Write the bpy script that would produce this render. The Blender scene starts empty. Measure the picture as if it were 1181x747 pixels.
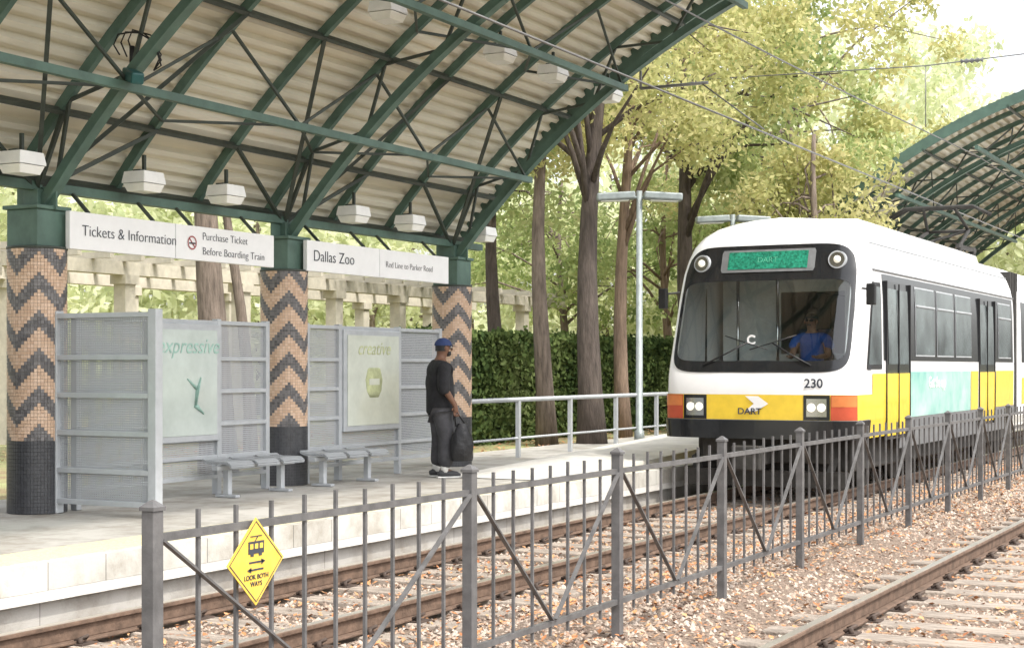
import bpy, math, random
import numpy as np
from mathutils import Vector, Matrix
random.seed(7); RNG=np.random.default_rng(7)
C=bpy.context.scene.collection
TH=math.atan(950/1800); SN,CS=math.sin(TH),math.cos(TH)
EYE=1.71
def P(s,d,h): return Vector((-d,s,h))
def at(px,Z,h=0.0):
    X=(px-590.5)/1800*Z
    return Vector((CS*X-SN*Z, SN*X+CS*Z, h))
ORG={}
# ---------------------------------------------------------------- materials
def nt(name):
    m=bpy.data.materials.new(name); m.use_nodes=True
    t=m.node_tree; t.nodes.clear()
    o=t.nodes.new('ShaderNodeOutputMaterial'); return m,t,o
def mat(name,col,rough=.6,metal=0,var=.15,scale=6,bump=0,bscale=40,spec=.4,stretch=None,col2=None,em=None,emc=None,coat=0):
    m,t,o=nt(name); L=t.links
    b=t.nodes.new('ShaderNodeBsdfPrincipled'); L.new(b.outputs[0],o.inputs[0])
    b.inputs['Roughness'].default_value=rough; b.inputs['Metallic'].default_value=metal
    b.inputs['Specular IOR Level'].default_value=spec
    if coat: b.inputs['Coat Weight'].default_value=coat; b.inputs['Coat Roughness'].default_value=.05
    tc=t.nodes.new('ShaderNodeTexCoord'); mp=t.nodes.new('ShaderNodeMapping'); L.new(tc.outputs['Object'],mp.inputs[0])
    if stretch: mp.inputs['Scale'].default_value=stretch
    n=t.nodes.new('ShaderNodeTexNoise'); n.inputs['Scale'].default_value=scale; n.inputs['Detail'].default_value=4; n.inputs['Roughness'].default_value=.65
    L.new(mp.outputs[0],n.inputs['Vector'])
    r=t.nodes.new('ShaderNodeValToRGB'); L.new(n.outputs['Fac'],r.inputs[0])
    c1=tuple(max(0,c*(1-var)) for c in col); c2=col2 or tuple(min(1,c*(1+var)) for c in col)
    r.color_ramp.elements[0].position=.32; r.color_ramp.elements[1].position=.68
    r.color_ramp.elements[0].color=(*c1,1); r.color_ramp.elements[1].color=(*c2,1)
    L.new(r.outputs[0],b.inputs['Base Color'])
    if bump:
        n2=t.nodes.new('ShaderNodeTexNoise'); n2.inputs['Scale'].default_value=bscale; n2.inputs['Detail'].default_value=3
        L.new(mp.outputs[0],n2.inputs['Vector'])
        bp=t.nodes.new('ShaderNodeBump'); bp.inputs['Strength'].default_value=bump; bp.inputs['Distance'].default_value=.02
        L.new(n2.outputs['Fac'],bp.inputs['Height']); L.new(bp.outputs[0],b.inputs['Normal'])
    if em: b.inputs['Emission Color'].default_value=(*(emc or col),1); b.inputs['Emission Strength'].default_value=em
    return m
def ramp(t,src,cols):
    r=t.nodes.new('ShaderNodeValToRGB'); t.links.new(src,r.inputs[0]); cr=r.color_ramp
    for i in range(len(cols)-2): cr.elements.new((i+1)/(len(cols)-1))
    for i,c in enumerate(cols): cr.elements[i].color=(*c,1)
    return r
def leafmat(name,cols,trans=.5):
    m,t,o=nt(name); L=t.links
    g=t.nodes.new('ShaderNodeNewGeometry')
    tc=t.nodes.new('ShaderNodeTexCoord'); n=t.nodes.new('ShaderNodeTexNoise'); n.inputs['Scale'].default_value=.55; n.inputs['Detail'].default_value=2
    L.new(tc.outputs['Object'],n.inputs['Vector'])
    mx=t.nodes.new('ShaderNodeMath'); mx.operation='MULTIPLY_ADD'; mx.inputs[1].default_value=.45
    L.new(g.outputs['Random Per Island'],mx.inputs[0])
    m2=t.nodes.new('ShaderNodeMath'); m2.operation='MULTIPLY_ADD'; m2.inputs[1].default_value=1.5; m2.inputs[2].default_value=-.45
    L.new(n.outputs['Fac'],m2.inputs[0]); L.new(m2.outputs[0],mx.inputs[2]); r=ramp(t,mx.outputs[0],cols)
    d=t.nodes.new('ShaderNodeBsdfDiffuse'); tr=t.nodes.new('ShaderNodeBsdfTranslucent'); mi=t.nodes.new('ShaderNodeMixShader'); mi.inputs[0].default_value=trans
    L.new(r.outputs[0],d.inputs[0]); L.new(r.outputs[0],tr.inputs[0]); L.new(d.outputs[0],mi.inputs[1]); L.new(tr.outputs[0],mi.inputs[2]); L.new(mi.outputs[0],o.inputs[0])
    return m
def islandmat(name,cols,rough=.85):
    m,t,o=nt(name); L=t.links
    g=t.nodes.new('ShaderNodeNewGeometry'); r=ramp(t,g.outputs['Random Per Island'],cols)
    b=t.nodes.new('ShaderNodeBsdfPrincipled'); b.inputs['Roughness'].default_value=rough
    L.new(r.outputs[0],b.inputs['Base Color']); L.new(b.outputs[0],o.inputs[0]); return m
def glassmat(name,tint,refl=.12,rough=.02):
    m,t,o=nt(name); L=t.links
    tr=t.nodes.new('ShaderNodeBsdfTransparent'); tr.inputs[0].default_value=(*tint,1)
    gl=t.nodes.new('ShaderNodeBsdfGlossy'); gl.inputs['Roughness'].default_value=rough
    lw=t.nodes.new('ShaderNodeLayerWeight'); lw.inputs[0].default_value=.2
    ma=t.nodes.new('ShaderNodeMath'); ma.operation='ADD'; ma.inputs[1].default_value=refl; L.new(lw.outputs['Fresnel'],ma.inputs[0])
    mi=t.nodes.new('ShaderNodeMixShader'); L.new(ma.outputs[0],mi.inputs[0]); L.new(tr.outputs[0],mi.inputs[1]); L.new(gl.outputs[0],mi.inputs[2]); L.new(mi.outputs[0],o.inputs[0]); return m
def perfmat(name,col,tr=.3):
    m,t,o=nt(name); L=t.links
    b=t.nodes.new('ShaderNodeBsdfPrincipled'); b.inputs['Roughness'].default_value=.5; b.inputs['Base Color'].default_value=(*col,1)
    tp=t.nodes.new('ShaderNodeBsdfTransparent'); mi=t.nodes.new('ShaderNodeMixShader')
    tc=t.nodes.new('ShaderNodeTexCoord'); v=t.nodes.new('ShaderNodeTexVoronoi'); v.inputs['Scale'].default_value=45; v.inputs['Randomness'].default_value=0
    L.new(tc.outputs['Object'],v.inputs['Vector'])
    ma=t.nodes.new('ShaderNodeMath'); ma.operation='LESS_THAN'; ma.inputs[1].default_value=tr; L.new(v.outputs['Distance'],ma.inputs[0])
    L.new(ma.outputs[0],mi.inputs[0]); L.new(b.outputs[0],mi.inputs[1]); L.new(tp.outputs[0],mi.inputs[2]); L.new(mi.outputs[0],o.inputs[0]); return m
def slabmat(name,col,bw,bh,mort=(.25,.24,.22),ms=.006):
    m,t,o=nt(name); L=t.links
    b=t.nodes.new('ShaderNodeBsdfPrincipled'); b.inputs['Roughness'].default_value=.8
    tc=t.nodes.new('ShaderNodeTexCoord'); br=t.nodes.new('ShaderNodeTexBrick'); br.offset=0
    br.inputs['Scale'].default_value=1; br.inputs['Brick Width'].default_value=bw; br.inputs['Row Height'].default_value=bh; br.inputs['Mortar Size'].default_value=ms
    br.inputs['Color1'].default_value=(*[c*.93 for c in col],1); br.inputs['Color2'].default_value=(*[min(1,c*1.05) for c in col],1); br.inputs['Mortar'].default_value=(*mort,1)
    n=t.nodes.new('ShaderNodeTexNoise'); n.inputs['Scale'].default_value=1.6; n.inputs['Detail'].default_value=9; n.inputs['Roughness'].default_value=.7
    L.new(tc.outputs['Object'],br.inputs['Vector']); L.new(tc.outputs['Object'],n.inputs['Vector'])
    r=t.nodes.new('ShaderNodeValToRGB'); r.color_ramp.elements[0].position=.32; r.color_ramp.elements[0].color=(.55,.51,.46,1); r.color_ramp.elements[1].position=.58; r.color_ramp.elements[1].color=(1,1,1,1)
    L.new(n.outputs['Fac'],r.inputs[0])
    mx=t.nodes.new('ShaderNodeMixRGB'); mx.blend_type='MULTIPLY'; mx.inputs[0].default_value=1; L.new(br.outputs['Color'],mx.inputs[1]); L.new(r.outputs[0],mx.inputs[2])
    L.new(mx.outputs[0],b.inputs['Base Color']); L.new(b.outputs[0],o.inputs[0])
    bp=t.nodes.new('ShaderNodeBump'); bp.inputs['Strength'].default_value=.25; bp.inputs['Distance'].default_value=.01
    n2=t.nodes.new('ShaderNodeTexNoise'); n2.inputs['Scale'].default_value=60; L.new(tc.outputs['Object'],n2.inputs['Vector']); L.new(n2.outputs['Fac'],bp.inputs['Height']); L.new(bp.outputs[0],b.inputs['Normal'])
    return m
M={}
M['green']=mat('green_paint',(.085,.145,.118),.5,var=.22,scale=3)
M['green_dark']=mat('dark_green_paint',(.05,.062,.052),.55,var=.25,scale=3)
M['deck']=mat('cream_deck',(.69,.655,.55),.5,var=.1,scale=1.3,stretch=(1,.4,1))
M['cream_box']=mat('cream_enamel',(.8,.8,.78),.4,var=.06)
M['lens']=mat('lamp_lens',(.84,.84,.8),.3,var=.04)
M['tile_tan']=islandmat('tan_tile',[(.5,.34,.235),(.58,.41,.29),(.64,.47,.35)],.5)
M['tile_dark']=islandmat('charcoal_tile',[(.085,.08,.083),(.13,.125,.127),(.19,.18,.18)],.45)
M['grout']=mat('grout',(.3,.27,.24),.9)
M['tile_base']=islandmat('black_tile',[(.042,.043,.048),(.05,.052,.058),(.058,.06,.066)],.4)
M['steel_grey']=mat('grey_painted_steel',(.43,.45,.47),.4,metal=.15,var=.08)
M['perf']=perfmat('perforated_metal',(.36,.375,.395),.33)
M['perf_seat']=perfmat('perforated_seat',(.38,.4,.42),.36)
M['sign_white']=mat('white_sign_face',(.82,.82,.82),.35,var=.03)
M['ink']=mat('dark_ink',(.045,.05,.065),.5,var=.05)
M['ink_grey']=mat('grey_ink',(.13,.12,.13),.5,var=.05)
M['ink_red']=mat('red_ink',(.35,.08,.08),.5,var=.05)
M['post_teal']=mat('teal_ink',(.3,.47,.41),.5,var=.2)
M['poster']=mat('poster_paper',(.5,.56,.53),.15,var=.14,scale=1.5,coat=.6)
M['poster2']=mat('poster_paper_cream',(.57,.6,.53),.15,var=.14,scale=1.5,coat=.6)
M['pot']=mat('poster_green_ink',(.42,.45,.26),.4,var=.3)
M['concrete']=mat('concrete',(.58,.56,.52),.85,var=.15,scale=2.2,bump=.3)
M['platform']=slabmat('platform_paving',(.42,.405,.375),1.2,1.2)
M['tactile']=slabmat('tactile_paving',(.55,.535,.49),.6,.6)
M['strip']=mat('edge_strip_yellow',(.62,.56,.36),.8,var=.2,scale=30,bump=.5,bscale=120)
M['fence']=mat('fence_paint',(.125,.122,.122),.45,metal=.15,var=.25,scale=9,bump=.08,bscale=90)
M['yellow_sign']=mat('yellow_sign_sheet',(.76,.5,.08),.45,var=.2,scale=14)
M['black']=mat('black_rubber',(.015,.015,.016),.5,var=.2)
M['rail_top']=mat('polished_rail',(.6,.55,.48),.3,metal=.75,var=.15,stretch=(1,.2,1))
M['rail_side']=mat('rusty_rail',(.13,.085,.06),.85,var=.35,scale=9,bump=.3)
M['clip']=mat('rusty_clip',(.07,.05,.04),.8,var=.3)
M['tie']=mat('weathered_tie',(.33,.28,.235),.9,var=.4,scale=4,stretch=(1,6,1),bump=.6)
M['ballast_bed']=mat('ballast_bed',(.2,.15,.115),.95,var=.45,scale=30,bump=1,bscale=60)
M['stone']=islandmat('ballast_stone',[(.13,.09,.07),(.27,.205,.16),(.38,.31,.25),(.48,.41,.35),(.33,.2,.13)])
M['litter']=islandmat('fallen_leaf',[(.28,.1,.04),(.46,.2,.08),(.52,.3,.15),(.38,.2,.1)])
M['ground']=mat('earth',(.2,.17,.1),.95,var=.3,scale=.6,col2=(.16,.2,.07),bump=.5)
M['lawn']=mat('leafy_soil',(.3,.2,.12),.95,var=.3,scale=.9,col2=(.3,.34,.15),bump=.8,bscale=25)
M['white']=mat('train_white',(.82,.82,.82),.22,var=.03,scale=3,spec=.5,coat=.4)
M['yellow']=mat('train_yellow',(.78,.55,.05),.25,var=.08,coat=.4)
M['tblack']=mat('train_black',(.014,.015,.017),.18,var=.2,coat=.5)
M['tgrey']=mat('train_grey',(.16,.165,.17),.5,var=.2)
M['under']=mat('underframe',(.035,.033,.03),.7,var=.4)
M['win']=mat('dark_window',(.1,.12,.12),.05,var=.6,scale=1.2,spec=1.0)
M['teal']=mat('teal_advert',(.16,.52,.5),.25,var=.25,scale=.8,col2=(.52,.74,.64),coat=.3)
M['glass']=glassmat('windscreen_glass',(.86,.91,.9),.1)
M['lampglass']=mat('headlamp_glass',(.8,.8,.74),.1,var=.05,em=.5,emc=(1,.93,.75))
M['chrome']=mat('chrome',(.6,.6,.6),.15,metal=1,var=.05)
M['redlens']=mat('red_lens',(.45,.08,.04),.2,var=.1)
M['orange']=mat('orange_lens',(.58,.19,.06),.2,var=.1)
M['led']=mat('display_green',(.02,.19,.12),.25,var=.6,scale=28,em=.05)
M['ledtext']=mat('display_text',(.09,.38,.25),.4,em=.08,var=.4,scale=30)
M['cabin']=mat('cabin_grey',(.72,.74,.73),.6,var=.1)
M['dash']=mat('dashboard_grey',(.22,.22,.23),.6,var=.1)
M['seatblue']=mat('seat_fabric',(.05,.06,.1),.9)
M['skin']=mat('skin_brown',(.16,.08,.05),.55,var=.1,scale=14)
M['skin2']=mat('skin_tan',(.28,.15,.1),.55,var=.1,scale=14)
M['jacket']=mat('black_shirt',(.016,.016,.019),.85,var=.4,scale=9,bump=.6,bscale=14)
M['pants']=mat('charcoal_trousers',(.06,.06,.067),.9,var=.3,scale=8,bump=.6,bscale=12)
M['sock']=mat('white_cotton',(.75,.74,.72),.9)
M['shoe']=mat('dark_shoe',(.05,.05,.055),.6)
M['cap']=mat('navy_cap',(.022,.04,.12),.8)
M['shirt']=mat('blue_shirt',(.03,.11,.45),.8,var=.2,bump=.3,bscale=15)
M['bag']=mat('black_bag',(.01,.01,.012),.45,var=.3,bump=.5,bscale=18)
M['bark']=mat('grey_brown_bark',(.17,.135,.11),.95,var=.4,scale=5,stretch=(3,3,.5),bump=1,bscale=16)
M['bark_dark']=mat('dark_bark',(.085,.068,.058),.95,var=.4,scale=5,stretch=(3,3,.5),bump=1,bscale=16)
M['bark_red']=mat('reddish_bark',(.21,.15,.11),.95,var=.35,scale=6,stretch=(4,4,.4),bump=1,bscale=16)
M['leaf_y']=leafmat('yellow_green_leaves',[(.24,.26,.1),(.44,.45,.19),(.6,.57,.28),(.7,.63,.36)],.6)  # tones lightened to paint haze into the nearer crowns
M['leaf_g']=leafmat('green_leaves',[(.15,.21,.08),(.32,.4,.16),(.5,.55,.26),(.64,.64,.36)],.6)  # greens lifted paler, haze carried by the leaf colour
M['leaf_haze']=leafmat('haze_pale_leaves',[(.5,.56,.34),(.66,.7,.46),(.78,.8,.58),(.85,.85,.68)],.6)  # far foliage: air haze painted in as whitened leaf colour, no volume
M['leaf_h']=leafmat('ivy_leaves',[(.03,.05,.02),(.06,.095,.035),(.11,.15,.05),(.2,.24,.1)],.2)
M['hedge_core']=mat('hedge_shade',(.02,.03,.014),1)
M['beige']=mat('beige_stucco',(.52,.48,.4),.85,var=.12)
M['lampgrey']=mat('lamp_grey',(.26,.29,.29),.45,metal=.3)
M['wire']=mat('wire',(.2,.2,.2),.5,metal=.6)
M['kiosk']=mat('kiosk_black',(.03,.03,.035),.4); M['kgreen']=mat('kiosk_green',(.1,.5,.12),.4,em=.1)
M['cctv']=mat('camera_teal',(.02,.09,.09),.4)
# ---------------------------------------------------------------- mesh helpers
class MB:
    def __init__(s): s.v=[]; s.f=[]; s.m=[]; s.sm=[]
    def add(s,vs,fs,mi=0,smooth=False):
        b=len(s.v); s.v+= [tuple(v) for v in vs]
        for f in fs: s.f.append(tuple(b+i for i in f)); s.m.append(mi); s.sm.append(smooth)
        return s
    def box(s,a,b,mi=0):
        x0,x1=sorted((a[0],b[0])); y0,y1=sorted((a[1],b[1])); z0,z1=sorted((a[2],b[2]))
        v=[(x0,y0,z0),(x1,y0,z0),(x1,y1,z0),(x0,y1,z0),(x0,y0,z1),(x1,y0,z1),(x1,y1,z1),(x0,y1,z1)]
        return s.add(v,[(0,3,2,1),(4,5,6,7),(0,1,5,4),(1,2,6,5),(2,3,7,6),(3,0,4,7)],mi)
    def sdh(s,s0,s1,d0,d1,h0,h1,mi=0): return s.box((-d0,s0,h0),(-d1,s1,h1),mi)
    def bar(s,p,q,w,h,up=(0,0,1),mi=0):
        p=Vector(p);q=Vector(q);t=(q-p).normalized(); up=Vector(up)
        if abs(t.dot(up))>.99: up=Vector((0,1,0))
        r=t.cross(up).normalized(); u=r.cross(t)
        v=[]
        for c in (p,q):
            for a,b in ((-1,-1),(1,-1),(1,1),(-1,1)): v.append(c+r*a*w/2+u*b*h/2)
        return s.add(v,[(0,3,2,1),(4,5,6,7),(0,1,5,4),(1,2,6,5),(2,3,7,6),(3,0,4,7)],mi)
    def path(s,pts,rad,n=8,caps=True,smooth=True,squash=1):
        pts=[Vector(p) for p in pts]
        if not hasattr(rad,'__len__'): rad=[rad]*len(pts)
        rings=[]; pr=None
        for i,p in enumerate(pts):
            t=(pts[min(i+1,len(pts)-1)]-pts[max(i-1,0)]).normalized()
            a=pr if pr is not None else (Vector((1,0,0)) if abs(t.x)<.8 else Vector((0,1,0)))
            r=(a-t*a.dot(t)).normalized(); pr=r; u=t.cross(r)
            rings.append([p+(r*math.cos(2*math.pi*k/n)+u*squash*math.sin(2*math.pi*k/n))*rad[i] for k in range(n)])
        v=[x for R in rings for x in R]; f=[]
        for i in range(len(pts)-1):
            for k in range(n):
                a=i*n+k;b=i*n+(k+1)%n; f.append((a,b,b+n,a+n))
        m=len(v)
        bse=len(s.v); s.add(v,f,0,smooth)
        if caps:
            s.f.append(tuple(bse+i for i in range(n))[::-1]); s.f.append(tuple(bse+m-n+i for i in range(n))); s.m+=[0,0]; s.sm+=[False,False]
        return s
    def tube(s,p,q,r,r2=None,n=12,smooth=True): return s.path([p,q],[r,r if r2 is None else r2],n,True,smooth)
    def grid(s,rows,mi=0,smooth=True,flip=False):
        n=len(rows[0]); v=[x for R in rows for x in R]; f=[]
        for i in range(len(rows)-1):
            for k in range(n-1):
                a=i*n+k; q=(a,a+1,a+1+n,a+n); f.append(q[::-1] if flip else q)
        return s.add(v,f,mi,smooth)
    def ball(s,c,r,n=12,m=8):
        c=Vector(c); r=r if hasattr(r,'__len__') else (r,r,r)
        rows=[[c+Vector((r[0]*math.cos(2*math.pi*k/n)*math.sin(math.pi*j/m),r[1]*math.sin(2*math.pi*k/n)*math.sin(math.pi*j/m),-r[2]*math.cos(math.pi*j/m))) for k in range(n+1)] for j in range(m+1)]
        return s.grid(rows)
    def build(s,name,m,parent=None,bevel=0):
        o=ORG.get(parent.name,Vector()) if parent else Vector()
        me=bpy.data.meshes.new(name); me.from_pydata([(v[0]-o.x,v[1]-o.y,v[2]-o.z) for v in s.v],[],s.f)
        ms=m if isinstance(m,(list,tuple)) else [m]
        for x in ms: me.materials.append(M[x])
        me.polygons.foreach_set('material_index',s.m); me.polygons.foreach_set('use_smooth',s.sm); me.update()
        ob=bpy.data.objects.new(name,me); C.objects.link(ob)
        if parent: ob.parent=parent; ORG[ob.name]=o
        else: ORG[ob.name]=Vector()
        if bevel:
            b=ob.modifiers.new('bevel','BEVEL'); b.width=bevel; b.segments=2; b.limit_method='ANGLE'
        return ob
def tag(o,label,cat,group=None,kind=None):
    if label: o['label']=label
    if cat: o['category']=cat
    if group: o['group']=group
    if kind: o['kind']=kind
    return o
def thing(name,label,cat,loc=(0,0,0),group=None):
    o=bpy.data.objects.new(name,None); C.objects.link(o); o.location=loc; o.empty_display_size=.2
    ORG[o.name]=Vector(loc); return tag(o,label,cat,group)
def struct(name,mb,m): 
    o=mb.build(name,m); o['kind']='structure'; return o
def copy_tree(o,parent=None):
    c=o.copy(); C.objects.link(c)
    if parent: c.parent=parent
    for ch in list(o.children): copy_tree(ch,c)
    return c
def text(body,size,org,right,up,m,parent,name='lettering',align='CENTER',shear=0,bold=0,ex=.0012,sx=1):
    cu=bpy.data.curves.new('t','FONT'); cu.body=body; cu.size=size; cu.align_x=align; cu.align_y='CENTER'; cu.shear=shear; cu.offset=bold; cu.extrude=ex
    t=bpy.data.objects.new('t',cu); C.objects.link(t); bpy.context.view_layer.update()
    me=bpy.data.meshes.new_from_object(t.evaluated_get(bpy.context.evaluated_depsgraph_get()))
    bpy.data.objects.remove(t)
    r=Vector(right).normalized();u=Vector(up).normalized();n=r.cross(u); og=Vector(org)-ORG.get(parent.name,Vector())
    me.transform(Matrix(((r.x*sx,u.x,n.x,og.x),(r.y*sx,u.y,n.y,og.y),(r.z*sx,u.z,n.z,og.z),(0,0,0,1))))
    me.materials.clear(); me.materials.append(M[m])
    ob=bpy.data.objects.new(name,me); C.objects.link(ob); ob.parent=parent; ORG[ob.name]=ORG.get(parent.name,Vector()); return ob
def skin(name,pts,edges,m,parent,root=0,sub=2):
    me=bpy.data.meshes.new(name); me.from_pydata([p[0] for p in pts],edges,[])
    ob=bpy.data.objects.new(name,me); C.objects.link(ob)
    md=ob.modifiers.new('s','SKIN'); md.use_smooth_shade=True
    for i,p in enumerate(pts):
        r=p[1]; sv=me.skin_vertices[0].data[i]; sv.radius=r if hasattr(r,'__len__') else (r,r); sv.use_root=(i==root)
    sb=ob.modifiers.new('u','SUBSURF'); sb.levels=sub; sb.render_levels=sub
    bpy.context.view_layer.update()
    m2=bpy.data.meshes.new_from_object(ob.evaluated_get(bpy.context.evaluated_depsgraph_get()))
    bpy.data.objects.remove(ob)
    m2.materials.clear(); m2.materials.append(M[m])
    for p in m2.polygons: p.use_smooth=True
    o=bpy.data.objects.new(name,m2); C.objects.link(o)
    if parent: o.parent=parent
    ORG[o.name]=ORG.get(parent.name,Vector()) if parent else Vector()
    return o
# ---------------------------------------------------------------- setting: ground
b=MB(); b.add([(-900,-900,-.45),(900,-900,-.45),(900,900,-.45),(-900,900,-.45)],[(0,1,2,3)]); struct('ground',b,'ground')
b=MB(); b.add([P(-20,80,.2),P(140,80,.2),P(140,12.6,.2),P(-20,12.6,.2)],[(0,1,2,3)]); b.add([P(-20,12.6,-.4),P(140,12.6,-.4),P(140,12.6,.2),P(-20,12.6,.2)],[(0,1,2,3)]); struct('planting_strip',b,'lawn')
KN=[(-12,-.1),(.3,-.12),(.9,-.185),(3.6,-.19),(4.1,-.06),(5.0,-.07),(5.4,-.18),(8.0,-.19),(8.3,-.3)]
b=MB(); rows=[]
for i in range(46):
    s=-4+i*2.8; rows.append([P(s,k[0],k[1]+random.uniform(-.012,.012)) for k in KN])
b.grid(rows); struct('ballast_bed',b,'ballast_bed')
b=MB(); b.sdh(-12,70,8.30,12.58,-.4,.296); struct('platform',b,'platform')
b=MB(); b.sdh(-12,70,8.22,8.86,.10,.301); struct('platform_edge',b,'tactile')
b=MB(); b.sdh(-12,70,8.34,8.84,.3,.305); struct('platform_tactile_strip',b,'strip')
b=MB(); b.sdh(-12,70,8.222,8.24,.02,.098); struct('platform_kerb',b,'concrete')
b=MB(); pr=[(17.3,.306),(24.5,.56),(31,.56)]
v=[]
for s,h in pr: v+= [P(s,8.5,h),P(s,10.1,h)]
for s,h in pr: v+= [P(s,8.5,.2),P(s,10.1,.2)]
b.add(v,[(0,2,3,1),(2,4,5,3),(6,8,2,0),(8,10,4,2),(1,3,9,7),(3,5,11,9),(4,10,11,5)])
o=b.build('boarding_ramp','concrete'); tag(o,'low pale concrete boarding ramp rising along the platform towards the train','ramp')
# ---------------------------------------------------------------- tracks
def track(near,far,s0,s1,tie_s,label):
    ct=(near+far)/2
    t=thing('railway_track',label,'railway track',P(s0,ct,0))
    for d in (near,far):
        b=MB(); b.sdh(s0,s1,d-.035,d+.035,-.035,-.004); b.sdh(s0,s1,d-.009,d+.009,-.13,-.035); b.sdh(s0,s1,d-.07,d+.07,-.15,-.13)
        r=b.build('rail','rail_side',t,.006)
        b=MB(); b.sdh(s0,s1,d-.03,d+.03,-.004,0); b.build('running_surface','rail_top',r)
    proto=None
    for s in tie_s:
        if proto is None:
            b=MB(); b.sdh(s-.12,s+.12,ct-1.25,ct+1.25,-.3,-.152); proto=b.build('tie','tie',t,.012)
            for d in (near,far):
                b=MB(); b.sdh(s-.08,s+.08,d-.17,d+.17,-.152,-.14)
                for e in (-1,1):
                    b.path([P(s-.05,d+e*.08,-.13),P(s,d+e*.15,-.09),P(s+.05,d+e*.08,-.12)],.014,6)
                    b.tube(P(s-.05,d+e*.13,-.15),P(s-.05,d+e*.13,-.1),.018,n=6)
                b.build('rail_clip','clip',proto)
            base=s
        else:
            c=copy_tree(proto,t); c.location=(random.uniform(-.03,.03),s-base,random.uniform(-.008,.004))
    return t
TS1=[3+.62*i for i in range(46)]; TS2=[3.3+.62*i for i in range(44)]
track(6.05,7.55,-4,110,TS1,'railway track running beside the platform under the train')
track(1.59,3.09,-4,110,TS2,'railway track in the right foreground on our side of the picket fence')
def scatter(n,name,m,label,cat,size,shape,d0,d1,s0,s1,lift=0):
    U=RNG.random(n); s=s0+(s1-s0)*U**1.3; d=RNG.uniform(d0,d1,n)
    X=s*SN-d*CS; Z=s*CS+d*SN; px=590.5+1800*X/Z
    k=(px>-60)&(px<1260)&(Z>8); s=s[k];d=d[k]
    z=np.interp(d,[q[0] for q in KN],[q[1] for q in KN])
    if shape=='stone':
        ph=((s-3)/.62+.5)%1; on=((d>5.5)&(d<8.1)&(abs(ph-.5)<.19))
        ph2=((s-3.3)/.62+.5)%1; on|=((d>1.05)&(d<3.6)&(abs(ph2-.5)<.19))
        keep=~(on&(RNG.random(len(s))<.95)); s=s[keep];d=d[keep];z=z[keep]
        for rd in (6.05,7.55,1.59,3.09):
            kk=np.abs(d-rd)>.09; s=s[kk];d=d[kk];z=z[kk]
        base=np.array([(1,0,0),(-1,0,0),(0,1,0),(0,-1,0),(0,0,.8),(0,0,-.8)]); F=np.array([(0,2,4),(2,1,4),(1,3,4),(3,0,4),(2,0,5),(1,2,5),(3,1,5),(0,3,5)])
    else:
        base=np.array([(1,0,0),(0,.6,.12),(-1,0,0),(0,-.6,.12)]); F=np.array([(0,1,2,3)])
    N=len(s); sz=RNG.uniform(size[0],size[1],N)
    ang=RNG.random(N)*6.283
    V=np.repeat(base[None],N,0)*(1+RNG.uniform(-.35,.35,(N,len(base),3)))*sz[:,None,None]
    T=RNG.uniform(-.6,.6,(N,1)); V[:,:,2]+=V[:,:,0]*T
    c,sn=np.cos(ang)[:,None],np.sin(ang)[:,None]
    x=V[:,:,0]*c-V[:,:,1]*sn; y=V[:,:,0]*sn+V[:,:,1]*c
    W=np.stack([x-d[:,None],y+s[:,None],V[:,:,2]+(z+lift)[:,None]],2).reshape(-1,3)
    FF=(F[None]+(np.arange(N)*len(base))[:,None,None]).reshape(-1,F.shape[1])
    me=bpy.data.meshes.new(name); me.from_pydata(W.tolist(),[],FF.tolist()); me.materials.append(M[m])
    o=bpy.data.objects.new(name,me); C.objects.link(o); tag(o,label,cat,kind='stuff')
scatter(120000,'ballast_stones','stone','brownish crushed ballast stones spread around both railway tracks','ballast',(.012,.03),'stone',-3,8.2,4,32)
scatter(30000,'fallen_leaves','litter','orange brown fallen leaves scattered over the ballast stones','leaves',(.015,.034),'leaf',-3,8.2,4,32,.03)
# ---------------------------------------------------------------- canopy
CD,CH,R0=2.2,-3.97,11.5
def A(s,a,R): a=math.radians(a); return P(s,CD+R*math.cos(a),CH+R*math.sin(a))
ARS=[7.26,11.3,15.34,19.38]; BAY=4.04/3; SE=20.2
can=thing('station_canopy','large curved green steel canopy with cream corrugated roof over the near platform','canopy',P(5,11.2,.3))
b=MB(); rows=[]; a=39.0; st=[]
while a<75:
    for da,rr in ((0,12.0),(.3,12.0),(.42,12.07),(.72,12.07)): st.append((a+da,rr))
    a+=.84
for s in (5,SE+.03): rows.append([A(s,x,r) for x,r in st])
b.grid(rows,smooth=False); 
rows=[[A(s,x,r+.05) for x,r in st] for s in (5,SE+.03)]; b.grid(rows,smooth=False,flip=True)
b.build('roof_deck','deck',can)
def arcbar(b,s,a0,a1,R,w,h,n=24):
    rows=[]
    for i in range(n+1):
        a=a0+(a1-a0)*i/n
        rows.append([A(s-w/2,a,R-h/2),A(s+w/2,a,R-h/2),A(s+w/2,a,R+h/2),A(s-w/2,a,R+h/2),A(s-w/2,a,R-h/2)])
    b.grid(rows,smooth=False)
    b.add(rows[0][:4],[(0,1,2,3)]); b.add(rows[-1][:4],[(3,2,1,0)])
for s in ARS:
    b=MB(); arcbar(b,s,38.6,74.5,R0,.08,.1); arcbar(b,s,38.6,74.5,R0-.055,.12,.012); b.build('arch','green',can)
    an=[40.5+3.35*k for k in range(11)]
    for k in range(10):
        b=MB(); b.bar(A(s,an[k],R0 if k%2==0 else 11.9),A(s,an[k+1],11.9 if k%2==0 else R0),.032,.032); b.build('arch_web','green_dark',can)
s=7.26-BAY
while s<SE-.1:
    b=MB(); arcbar(b,s,39.2,74.7,11.94,.065,.1); b.build('rafter','green',can); s+=BAY
for se in (SE,5.03):
    b=MB(); arcbar(b,se,38.9,75.1,12.0,.06,.22); b.build('end_rafter','green',can)
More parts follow.
